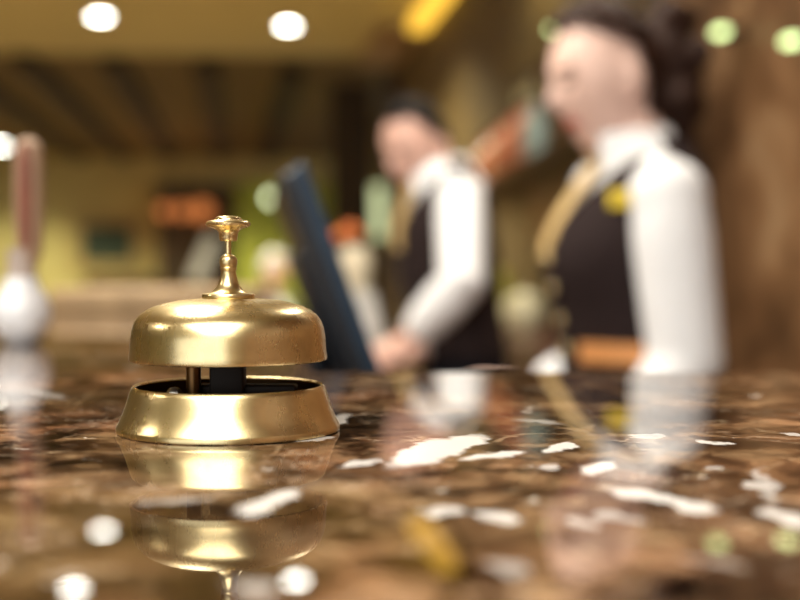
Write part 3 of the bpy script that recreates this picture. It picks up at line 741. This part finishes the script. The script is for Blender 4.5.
def hand(mb, W, fdir, pdir, sc=1.0, curl=0.7, thumb_side=1, mi=0):
    """palm from the wrist W along fdir, palm facing pdir; five separate curled fingers"""
    fdir = fdir.normalized(); pdir = (pdir - fdir * pdir.dot(fdir)).normalized(); sdir_ = fdir.cross(pdir).normalized() * thumb_side
    pl_ = 0.085 * sc
    mb.rings([(W + fdir * t * pl_, sdir_ * w * sc, pdir * h * sc) for t, w, h in ((-0.15, 0.024, 0.018), (0.2, 0.030, 0.016), (0.6, 0.037, 0.014), (1.0, 0.038, 0.011))], 16, mi)
    for off, ln, r in ((0.028, 0.070, 0.0085), (0.0095, 0.078, 0.0088), (-0.0095, 0.073, 0.0085), (-0.028, 0.058, 0.0078)):
        p = W + fdir * pl_ * 0.92 + sdir_ * off * sc; pts = [p]; a = 0.15
        for seg in (0.45, 0.30, 0.25):
            dv = fdir * math.cos(a) + pdir * math.sin(a); p = p + dv * ln * seg * sc; pts.append(p); a += curl
        mb.tube(pts, [r * sc, r * sc, r * 0.92 * sc, r * 0.75 * sc], 10, mi)
    p = W + fdir * pl_ * 0.3 + sdir_ * 0.026 * sc
    d1 = (fdir * 0.7 + sdir_ * 0.6 + pdir * 0.35).normalized(); d2 = (fdir * 0.9 + sdir_ * 0.15 + pdir * 0.4).normalized()
    mb.tube([p, p + d1 * 0.035 * sc, p + d1 * 0.035 * sc + d2 * 0.03 * sc, p + d1 * 0.035 * sc + d2 * 0.052 * sc], [0.012 * sc, 0.0105 * sc, 0.0095 * sc, 0.007 * sc], 10, mi)

def head_axes(F, L, pitch, yaw=0):
    f = (Matrix.Rotation(yaw, 3, 'Z') @ F); l = (Matrix.Rotation(yaw, 3, 'Z') @ L)
    fw = f * math.cos(pitch) - Z * math.sin(pitch); up = Z * math.cos(pitch) + f * math.sin(pitch)
    return fw, l, up

def paint_head(o, C, hx, hl, hu, A, org):
    """skin slots: 0 skin, 1 lips, 2 brow/eye, 3 flush"""
    me = o.data
    idx = []
    for p in me.polygons:
        q = p.center + org - C
        x = q.dot(hx) / A[0]; y = q.dot(hl) / A[1]; z = q.dot(hu) / A[2]; m = 0
        if x > 0.55 and abs(z) < 1.1:
            if abs(y) < 0.30 and -0.57 < z < -0.44: m = 1
            elif 0.18 < abs(y) < 0.58 and 0.17 < z < 0.24: m = 2
            elif 0.24 < abs(y) < 0.48 and 0.01 < z < 0.08: m = 2
        idx.append(m)
    me.polygons.foreach_set('material_index', idx)

def person(key, label, B, F, rows, HC, hpitch, hyaw, A, arms, skin, legs, sleeve_r, hand_sc, collar, hair_fn, vest_v, vest_z0, hipmat, neck_r=0.055, vest_w=0.8):
    L = Z.cross(F)
    root = thing('person', label, 'person', B)
    hx, hl, hu = head_axes(F, L, hpitch, hyaw)
    # ---- body: one continuous skin
    mb = MB()
    mb.rings(torso_rings(B, F, L, rows, -0.012), 32)
    mb.ball(HC, (hx * A[0], hl * A[1], hu * A[2]), 72, 56, fn=head_fn)
    for s in (1, -1):
        mb.ball(HC + hl * s * A[1] * 0.97 - hx * 0.014 - hu * 0.004, (hx * 0.018, hl * s * 0.012 - hx * 0.008, hu * 0.032), 16, 12)
    nb = B + F * (rows[-1][1]) + Z * (rows[-1][0] - 0.02)
    mb.tube([nb, (nb + HC - hu * 0.06 - hx * 0.02) / 2 - F * 0.004, HC - hu * 0.055 - hx * 0.022], [neck_r * 1.1, neck_r, neck_r * 0.98], 24)
    for (sh, el, wr, fd, pd, curl, ts) in arms:
        mb.tube([sh, sh.lerp(el, .5), el, el.lerp(wr, .35), wr], [sleeve_r * .75, sleeve_r * .72, sleeve_r * .62, sleeve_r * .62, 0.026 * hand_sc], 18)
        hand(mb, wr, fd, pd, hand_sc, curl, ts)
    for (hp, kn, an) in legs:
        mb.tube([hp, hp.lerp(kn, .5), kn, kn.lerp(an, .35), an], [0.075, 0.066, 0.05, 0.052, 0.034], 18)
        mb.tube([an - Z * 0.03 - F * 0.03, an - Z * 0.045 + F * 0.06, an - Z * 0.055 + F * 0.14], [0.034, 0.032, 0.02], 14)
    body = build('body', mb, [M[skin], M['lips'], M['brow'], M['flush']], root, remesh=0.005, smooth_it=3)
    paint_head(body, HC, hx, hl, hu, A, B)
    # ---- shirt: torso, two sleeves, collar
    mb = MB()
    mb.rings(torso_rings(B, F, L, rows, 0.0), 36)
    for (sh, el, wr, fd, pd, curl, ts) in arms:
        r = sleeve_r; cu = el.lerp(wr, 0.93)
        inn = sh.lerp(B + F * rows[-2][1] + Z * (rows[-2][0]), .55) + Z * 0.004
        dn = (el - sh).normalized()
        mb.ball(sh, (F * r * 1.06, L * r * 0.98, Z * r * 0.98), 28, 20)
        mb.tube([inn, sh.lerp(inn, .35), sh], [r * .72, r * .84, r * .92], 24)
        mb.tube([sh - dn * 0.004, sh.lerp(el, .12), sh.lerp(el, .25), sh.lerp(el, .6), el + (el - sh).normalized() * 0.0, el.lerp(wr, .3), el.lerp(wr, .7), el.lerp(wr, .85), cu],
                [r * .98, r * 1.03, r * 1.06, r * 1.02, r * 1.0, r * .98, r * .86, r * .72, r * .72], 24)
    nk = collar
    d = (nk[1] - nk[0]).normalized()
    mb.tube([nk[0] - d * 0.03, nk[0], nk[0].lerp(nk[1], .6), nk[1]], [neck_r * 1.75, neck_r * 1.55, neck_r * 1.42, neck_r * 1.36], 28)
    for s in (1, -1):                                   # collar wings
        t0 = nk[1] + F * neck_r * 1.15 + L * s * 0.018; t1 = nk[0] + F * (neck_r * 1.5) + L * s * 0.045 - Z * 0.035
        mb.tube([nk[1] + L * s * neck_r * 1.25, t0, t1], [0.012, 0.014, 0.007], 10)
    shirt = build('shirt', mb, M['shirt'], root, remesh=0.006, smooth_it=4)
    # ---- waistcoat: open shell with a V neck and armholes
    n = 160; rr = torso_rings(B, F, L, [r_ for r_ in rows if r_[0] > vest_z0 - 0.12], 0.012, 170)
    vs = []; fs = []
    for c, a, b in rr:
        for kk in range(n):
            t = 2 * PI * kk / n; vs.append(c + a * math.cos(t) + b * math.sin(t))
    for i in range(len(rr) - 1):
        for kk in range(n):
            k2 = (kk + 1) % n; ids = (i * n + kk, i * n + k2, (i + 1) * n + k2, (i + 1) * n + kk)
            cen = sum((vs[j] for j in ids), V((0, 0, 0))) / 4; q = cen - B
            f_, l_, z_ = q.dot(F), q.dot(L), cen.z
            if z_ < vest_z0: continue
            if f_ > rr[i][0].x * 0 + (rr[i][0] - B).dot(F) and abs(l_) < (z_ - vest_v) * vest_w: continue
            hw = rr[i][1].length
            if z_ > arms[0][0].z - 0.03 and abs(l_) > hw * 0.92 and z_ < arms[0][0].z + 0.03: continue
            fs.append(ids)
    mb = MB(); mb.add(vs, fs)
    vest = build('waistcoat', mb, M['vest'], root, solid=0.008, sharp=60)
    # ---- trousers or skirt
    mb = MB()
    mb.rings(torso_rings(B, F, L, [r_ for r_ in rows if r_[0] <= vest_z0 + 0.10], 0.008), 32)
    for (hp, kn, an) in legs:
        mb.tube([hp + Z * 0.03, hp.lerp(kn, .5), kn, an + Z * 0.02], [0.098, 0.088, 0.075, 0.07], 20)
    build('trousers', mb, M[hipmat], root, remesh=0.007, smooth_it=3)
    for (hp, kn, an) in legs:
        mb = MB(); mb.tube([an - F * 0.055 + V((0, 0, -0.04)), an - Z * 0.032 + F * 0.0, an - Z * 0.042 + F * 0.09, an - Z * 0.052 + F * 0.165], [0.026, 0.046, 0.04, 0.022], 16); build('shoe', mb, M['shoe'], root)
    # ---- hair
    mb = MB(); hair_fn(mb, HC, hx, hl, hu, A)
    return root, (hx, hl, hu), L, mb

def surf_front(B, F, L, rows, z, l, grow=0.02):
    r = min(interp(rows, 200), key=lambda q: abs(q[0] - z)); s = max(0.0, 1 - (l / (r[2] + grow)) ** 2)
    return B + F * (r[1] + (r[3] + grow) * math.sqrt(s)) + L * l + Z * z
def surf_at(B, F, L, rows, z, ang, grow=0.02):
    r = min(interp(rows, 200), key=lambda q: abs(q[0] - z))
    return B + F * (r[1] + (r[3] + grow) * math.cos(ang)) + L * ((r[2] + grow) * math.sin(ang)) + Z * z, (F * math.cos(ang) / (r[3]) + L * math.sin(ang) / r[2]).normalized()

def cap_fn(mb, HC, hx, hl, hu, A, hairline, grow=1.09, back=-0.75, rough=0.03, seed=0.0):
    """hair shell: part of an enlarged head, kept above the hairline"""
    n, m = 128, 96; vs = []; fs = []
    for i in range(m + 1):
        th = PI * i / m
        for k_ in range(n):
            ph = 2 * PI * k_ / n
            d = V((math.sin(th) * math.cos(ph), math.sin(th) * math.sin(ph), -math.cos(th)))
            g = grow + rough * noise.noise(d * 4 + V((seed, 0, 0))) + rough * .5 * noise.noise(d * 11)
            q = V((d.x * (0.94 if d.x > 0 else 1.0), d.y, d.z)) * g
            if d.z < 0: q.x *= 1 - 0.22 * (-d.z); q.y *= 1 - 0.2 * (-d.z)
            vs.append((q, d))
    pos = [HC + hx * A[0] * q.x + hl * A[1] * q.y + hu * A[2] * q.z for q, d in vs]
    for i in range(m):
        for k_ in range(n):
            k2 = (k_ + 1) % n; ids = (i * n + k_, i * n + k2, (i + 1) * n + k2, (i + 1) * n + k_)
            d = sum((vs[j][1] for j in ids), V((0, 0, 0))) / 4
            if d.z > hairline(d.x) and d.z > back: fs.append(ids)
    mb.add(pos, fs)

# woman, nearer, in profile with a slight turn towards the viewer
aw = math.radians(8); Fw = V((-math.cos(aw), -math.sin(aw), 0)); Lw = Z.cross(Fw)
Bw = V((0.386, 2.03, 0))
rows_w = [(0.70, 0.0, 0.135, 0.09), (0.82, -0.005, 0.168, 0.112), (0.92, 0.0, 0.15, 0.105), (1.00, 0.008, 0.128, 0.098), (1.08, 0.015, 0.132, 0.105), (1.17, 0.022, 0.148, 0.118), (1.24, 0.012, 0.155, 0.106), (1.30, -0.002, 0.148, 0.078), (1.335, -0.01, 0.10, 0.062), (1.36, -0.012, 0.066, 0.056)]
HCw = P(603, 80, 2.03)
shn = P(668, 196, 1.865); shf = Bw - Lw * 0.168 + Z * 1.295
eln = P(685, 360, 1.85); wrn = eln + Fw * 0.11 + Lw * 0.015 - Z * 0.19; 
elf = shf - Z * 0.325 - Lw * 0.02 + Fw * 0.01
wrf = V((0.245, 2.24, 0.940))
arms_w = [(shn, eln, wrn, (Fw * 0.35 - Z), -Lw, 0.35, -1), (shf, elf, wrf, V((-1, -0.10, 0.28)), -Z, 0.25, -1)]
def legset(B, F, L, hw, hz, kz=0.46): return [(B + L * s * hw + Z * hz, B + L * s * hw * 1.02 + Z * kz + F * 0.012, B + L * s * hw * 1.05 + Z * 0.085 - F * 0.01) for s in (1, -1)]
def hair_w(mb, C, hx, hl, hu, A):
    cap_fn(mb, C, hx, hl, hu, A, lambda x: 0.72 if x > 0.5 else (0.72 - 0.5 * (0.5 - x) if x > -0.30 else 0.32 - 4.5 * (-0.30 - x)), 1.13, -0.80, 0.06)
nkw = Bw + Fw * 0.0 + Z * 1.352
root, (hx, hl, hu), L_, mbh = person('woman', 'woman in profile with auburn ponytail, white blouse and dark waistcoat, standing behind the counter', Bw, Fw, rows_w, HCw,
    math.radians(12), math.radians(10), (0.092, 0.073, 0.118), arms_w, 'skin', legset(Bw, Fw, Lw, 0.085, 0.76), 0.057, 0.88, (P(646, 178, 2.03), P(632, 138, 2.03)), hair_w, 1.19, 0.93, 'trousers', 0.046, 0.78)
wcw = [c for c in root.children if c.name.startswith('waistcoat')][0]
build('hair', mbh, M['hair_w'], root, solid=0.004, sharp=80)
# ponytail mass of loose curls
mb = MB()
for i in range(60):
    rnd = random.Random(i * 5 + 1)
    c = P(673, 80, 2.05) + V((rnd.gauss(0, 0.020), rnd.gauss(0, 0.024), rnd.gauss(0, 0.040)))
    mb.ball(c, (V((0.021, 0, 0)), V((0, 0.021, 0)), V((0, 0, 0.026))), 12, 8)
for i in range(26):
    rnd = random.Random(i * 11 + 3); q = P(650, 60, 2.04); pts = []
    a0 = rnd.uniform(0, 6.3); tx, ty, tz = rnd.uniform(0.02, 0.085), rnd.uniform(-0.045, 0.045), rnd.uniform(-0.10, 0.08)
    for k_ in range(9):
        t = k_ / 8; pts.append(q + V((tx * t, ty * t, tz * t * t + 0.02 * t)) + V((0.010 * math.sin(a0 + 6 * t), 0.010 * math.cos(a0 + 6 * t), 0.006 * math.sin(5 * t + a0))))
    mb.tube(pts, [0.010, 0.012, 0.013, 0.013, 0.012, 0.011, 0.010, 0.008, 0.005], 8)
mb.ball(P(642, 62, 2.03), (V((0.045, 0, 0)), V((0, 0.05, 0)), V((0, 0, 0.055))), 20, 14)
build('ponytail', mb, M['hair_w'], root, remesh=0.005, smooth_it=2)
# necktie, buttons, badge, pocket trim
mb = MB(); pts = []
for z, w in ((1.335, 0.018), (1.325, 0.022), (1.30, 0.026), (1.26, 0.028), (1.21, 0.030), (1.175, 0.022)):
    c = surf_front(Bw, Fw, Lw, rows_w, min(z, 1.33), 0, 0.014); c.z = z
    if z > 1.33: c = c + Fw * 0.016
    pts.append((c, Lw * w, Fw * 0.009))
mb.rings(pts, 16); build('necktie', mb, M['gold'], root)
for z in (1.172, 1.125, 1.075, 1.03):
    c = surf_front(Bw, Fw, Lw, rows_w, z, 0.022, 0.018)
    mb = MB(); mb.ball(c, (Lw * 0.012, Z * 0.012, Fw * 0.006)); build('button', mb, M['button'], wcw)
c, nn = surf_at(Bw, Fw, Lw, rows_w, 1.262, math.radians(56), 0.026); tt = Z.cross(nn).normalized()
mb = MB(); mb.box(c, (0.042, 0.008, 0.026), (tt, nn, nn.cross(tt))); b_ = build('name_badge', mb, M['yellowbadge'], wcw, smooth=False, bevel=0.002)
mb = MB(); prev = []
for i in range(9):
    c, nn = surf_at(Bw, Fw, Lw, rows_w, 1.028, math.radians(30 + i * 6.6), 0.021); prev.append((c, nn))
vs = []; fs = []
for c, nn in prev: vs += [c - Z * 0.015, c + Z * 0.015, c + Z * 0.015 + nn * 0.006, c - Z * 0.015 + nn * 0.006]
for i in range(8):
    o4 = i * 4
    for j in range(4): fs.append((o4 + j, o4 + (j + 1) % 4, o4 + 4 + (j + 1) % 4, o4 + 4 + j))
fs += [(3, 2, 1, 0), (32, 33, 34, 35)]
mb.add(vs, fs); o = build('pocket_trim', mb, M['pocket'], wcw, smooth=False)
o['label'] = 'orange brown pocket trim on the dark waistcoat'

# man, farther, head bowed
am_ = math.radians(14); Fm = V((-math.cos(am_), -math.sin(am_), 0)); Lm = Z.cross(Fm)
Bm = V((0.134, 3.02, 0))
rows_m = [(0.74, -0.03, 0.14, 0.086), (0.86, -0.03, 0.165, 0.099), (0.96, -0.01, 0.155, 0.096), (1.06, 0.008, 0.152, 0.096), (1.16, 0.02, 0.165, 0.101), (1.25, 0.03, 0.178, 0.099), (1.32, 0.03, 0.175, 0.079), (1.37, 0.035, 0.125, 0.060), (1.405, 0.045, 0.075, 0.052)]
HCm = P(416, 149, 3.0)
shm = P(460, 199, 2.85); shm2 = Bm - Lm * 0.19 + Z * 1.315 + Fm * 0.03
elm = P(462, 283, 2.74); wrm = P(411, 337, 2.78)
elm2 = shm2 - Z * 0.27 - Lm * 0.05 - Fm * 0.04; wrm2 = P(414, 354, 2.90)
arms_m = [(shm, elm, wrm, V((-1, 0.25, -0.45)), V((-0.3, 0.3, -1)), 0.5, 1), (shm2, elm2, wrm2, V((-1, -0.2, -0.35)), -Z, 0.5, -1)]
def hair_m(mb, C, hx, hl, hu, A):
    cap_fn(mb, C, hx, hl, hu, A, lambda x: 0.74 if x > 0.4 else (0.74 - 1.1 * (0.4 - x)), 1.07, -0.45, 0.02, 3.0)
nkm = V((Bm.x, Bm.y, 0)) + Fm * 0.05 + Z * 1.395
rootm, (hx, hl, hu), L_, mbh = person('man', 'dark haired man looking down in white shirt and dark waistcoat, farther from the counter', Bm, Fm, rows_m, HCm,
    math.radians(21), math.radians(28), (0.084, 0.073, 0.116), arms_m, 'skin2', legset(Bm, Fm, Lm, 0.09, 0.80, 0.47), 0.053, 1.1, (P(447, 190, 3.0), P(437, 167, 3.0)), hair_m, 1.22, 0.95, 'trousers', 0.054)
build('hair', mbh, M['hair_m'], rootm, solid=0.004, sharp=80)
mb = MB(); pts = []
for z, w in ((1.425, 0.018), (1.395, 0.022), (1.35, 0.026), (1.30, 0.03), (1.25, 0.032), (1.20, 0.026)):
    c = surf_front(Bm, Fm, Lm, rows_m, min(z, 1.36), 0, 0.016); c.z = z
    if z > 1.36: c = c + Fm * 0.03
    pts.append((c, Lm * w, Fm * 0.009))
mb.rings(pts, 16); build('necktie', mb, M['gold'], rootm)
for z in (1.17, 1.11, 1.05):
    c = surf_front(Bm, Fm, Lm, rows_m, z, 0.0, 0.018); mb = MB(); mb.ball(c, (Lm * 0.009, Z * 0.009, Fm * 0.005)); build('button', mb, M['cap'], [c for c in rootm.children if c.name.startswith('waistcoat')][0])

# seated guest far away in the lobby
gd = 9.0; HG = P(274, 269, gd); gB = V((HG.x - 0.02, gd + 0.05, 0))
Fg = V((0.8, -0.6, 0)).normalized(); Lg = Z.cross(Fg)
gs = thing('person', 'seated guest with silver hair and navy jacket far away between bell and monitor', 'person', gB)
hx, hl, hu = head_axes(Fg, Lg, 0.1)
Ag = (0.095, 0.076, 0.118)
zs = HG.z - 0.20
mb = MB()
mb.ball(HG, (hx * Ag[0], hl * Ag[1], hu * Ag[2]), 40, 30, fn=head_fn)
for s in (1, -1): mb.ball(HG + hl * s * 0.074, (hx * 0.018, hl * 0.012, hu * 0.03), 10, 8)
mb.tube([HG - hu * 0.06 - hx * 0.02, V((gB.x, gB.y, zs - 0.02))], [0.052, 0.058])
gr = [(zs - 0.56, 0, 0.17, 0.13), (zs - 0.4, 0.0, 0.16, 0.12), (zs - 0.2, 0.01, 0.17, 0.115), (zs - 0.05, 0, 0.16, 0.085), (zs, 0, 0.08, 0.06)]
mb.rings(torso_rings(gB, Fg, Lg, gr, -0.01), 24)
knees = []
for s in (1, -1):
    hp = gB + Lg * s * 0.1 + Z * (zs - 0.5); kn = hp + Fg * 0.42 + Z * 0.02; an = V((kn.x, kn.y, 0.085)); knees.append((hp, kn, an))
    mb.tube([hp, kn, an], [0.07, 0.055, 0.035]); mb.tube([an - Z * 0.03 - Fg * 0.03, an - Z * 0.05 + Fg * 0.13], [0.034, 0.022])
    sh = gB + Lg * s * 0.185 + Z * (zs - 0.06); el = sh - Z * 0.26 + Fg * 0.04; wr = el + Fg * 0.24 - Lg * s * 0.06 - Z * 0.02
    knees[-1] += (sh, el, wr)
    mb.tube([sh, el, wr], [0.045, 0.036, 0.026]); hand(mb, wr, Fg, -Z, 1.0, 0.4, s)
bo = build('body', mb, [M['skin2'], M['lips'], M['brow'], M['flush']], gs, remesh=0.008, smooth_it=2); paint_head(bo, HG, hx, hl, hu, Ag, gB)
mb = MB(); mb.rings(torso_rings(gB, Fg, Lg, gr, 0.008), 28)
for hp, kn, an, sh, el, wr in knees: mb.tube([sh - (sh - gB - Z * sh.z).normalized() * 0.04, sh, el, el.lerp(wr, .9)], [0.06, 0.065, 0.055, 0.045])
build('jacket', mb, M['navy'], gs, remesh=0.01, smooth_it=3)
mb = MB(); mb.rings([(surf_front(gB, Fg, Lg, gr, zs - d_, 0, 0.012), Lg * w_, Fg * 0.012) for d_, w_ in ((0.02, 0.06), (0.1, 0.05), (0.2, 0.03), (0.3, 0.008))], 16); build('shirt_front', mb, M['shirt'], gs)
mb = MB()
for hp, kn, an, sh, el, wr in knees: mb.tube([hp - Fg * 0.05, kn, an], [0.09, 0.075, 0.06])
build('trousers', mb, M['navy'], gs, remesh=0.01, smooth_it=2)
for hp, kn, an, sh, el, wr in knees:
    mb = MB(); mb.tube([an - Z * 0.035 - Fg * 0.05, an - Z * 0.04 + Fg * 0.05, an - Z * 0.05 + Fg * 0.16], [0.035, 0.042, 0.025]); build('shoe', mb, M['shoe'], gs)
mb = MB(); cap_fn(mb, HG, hx, hl, hu, Ag, lambda x: 0.5 if x > 0.5 else 0.5 - 1.1 * (0.5 - x), 1.1, -0.6, 0.04, 5.0); build('hair', mb, M['hair_g'], gs, solid=0.004)
# the armchair the guest sits in
ac = V((gB.x, gB.y, 0)) - Fg * 0.02
ar = thing('armchair', 'dark lobby armchair under the seated guest', 'chair', ac)
GA = (Fg, Lg, Z); sz = zs - 0.60
mb = MB(); mb.box(ac + Fg * 0.12 + Z * (sz - 0.07), (0.62, 0.56, 0.14), GA); build('seat', mb, M['brownleather'], ar, bevel=0.03)
mb = MB(); mb.box(ac - Fg * 0.24 + Z * (sz + 0.17), (0.12, 0.66, 0.62), GA); build('backrest', mb, M['brownleather'], ar, bevel=0.03)
for s in (1, -1):
    mb = MB(); mb.box(ac + Fg * 0.08 + Lg * s * 0.36 + Z * (sz + 0.02), (0.6, 0.09, 0.34), GA); build('armrest', mb, M['brownleather'], ar, bevel=0.03)
    for f in (-0.2, 0.38):
        mb = MB(); mb.tube([ac + Fg * f + Lg * s * 0.27, ac + Fg * f + Lg * s * 0.27 + Z * (sz - 0.13)], 0.022, 10); build('leg', mb, M['cap'], ar)

# ------------------------------------------------------------------ light
w = bpy.data.worlds.new('world'); S.world = w; w.use_nodes = True
bg = w.node_tree.nodes['Background']; bg.inputs[0].default_value = (0.85, 0.92, 1.0, 1); bg.inputs[1].default_value = 0.6
# area light as daylight from the assumed, unseen window behind the photographer
a = light('AREA', 'assumed_window_light', (-3.4, RY + 0.15, 1.78), 44, (0.95, 0.98, 1.0), shape='RECTANGLE', size=7.4, size_y=1.85)
a.rotation_euler = V((0, 1, -0.05)).to_track_quat('-Z', 'Y').to_euler()
# assumed unseen area light behind the camera, sized and placed for the bell's highlights
a = light('AREA', 'assumed_panel_light', (-0.55, -2.05, CEIL - 0.06), 150, (1.0, 0.97, 0.90), shape='RECTANGLE', size=2.2, size_y=3.0)
for o in bpy.data.objects:
    if 'org' in o: del o['org']
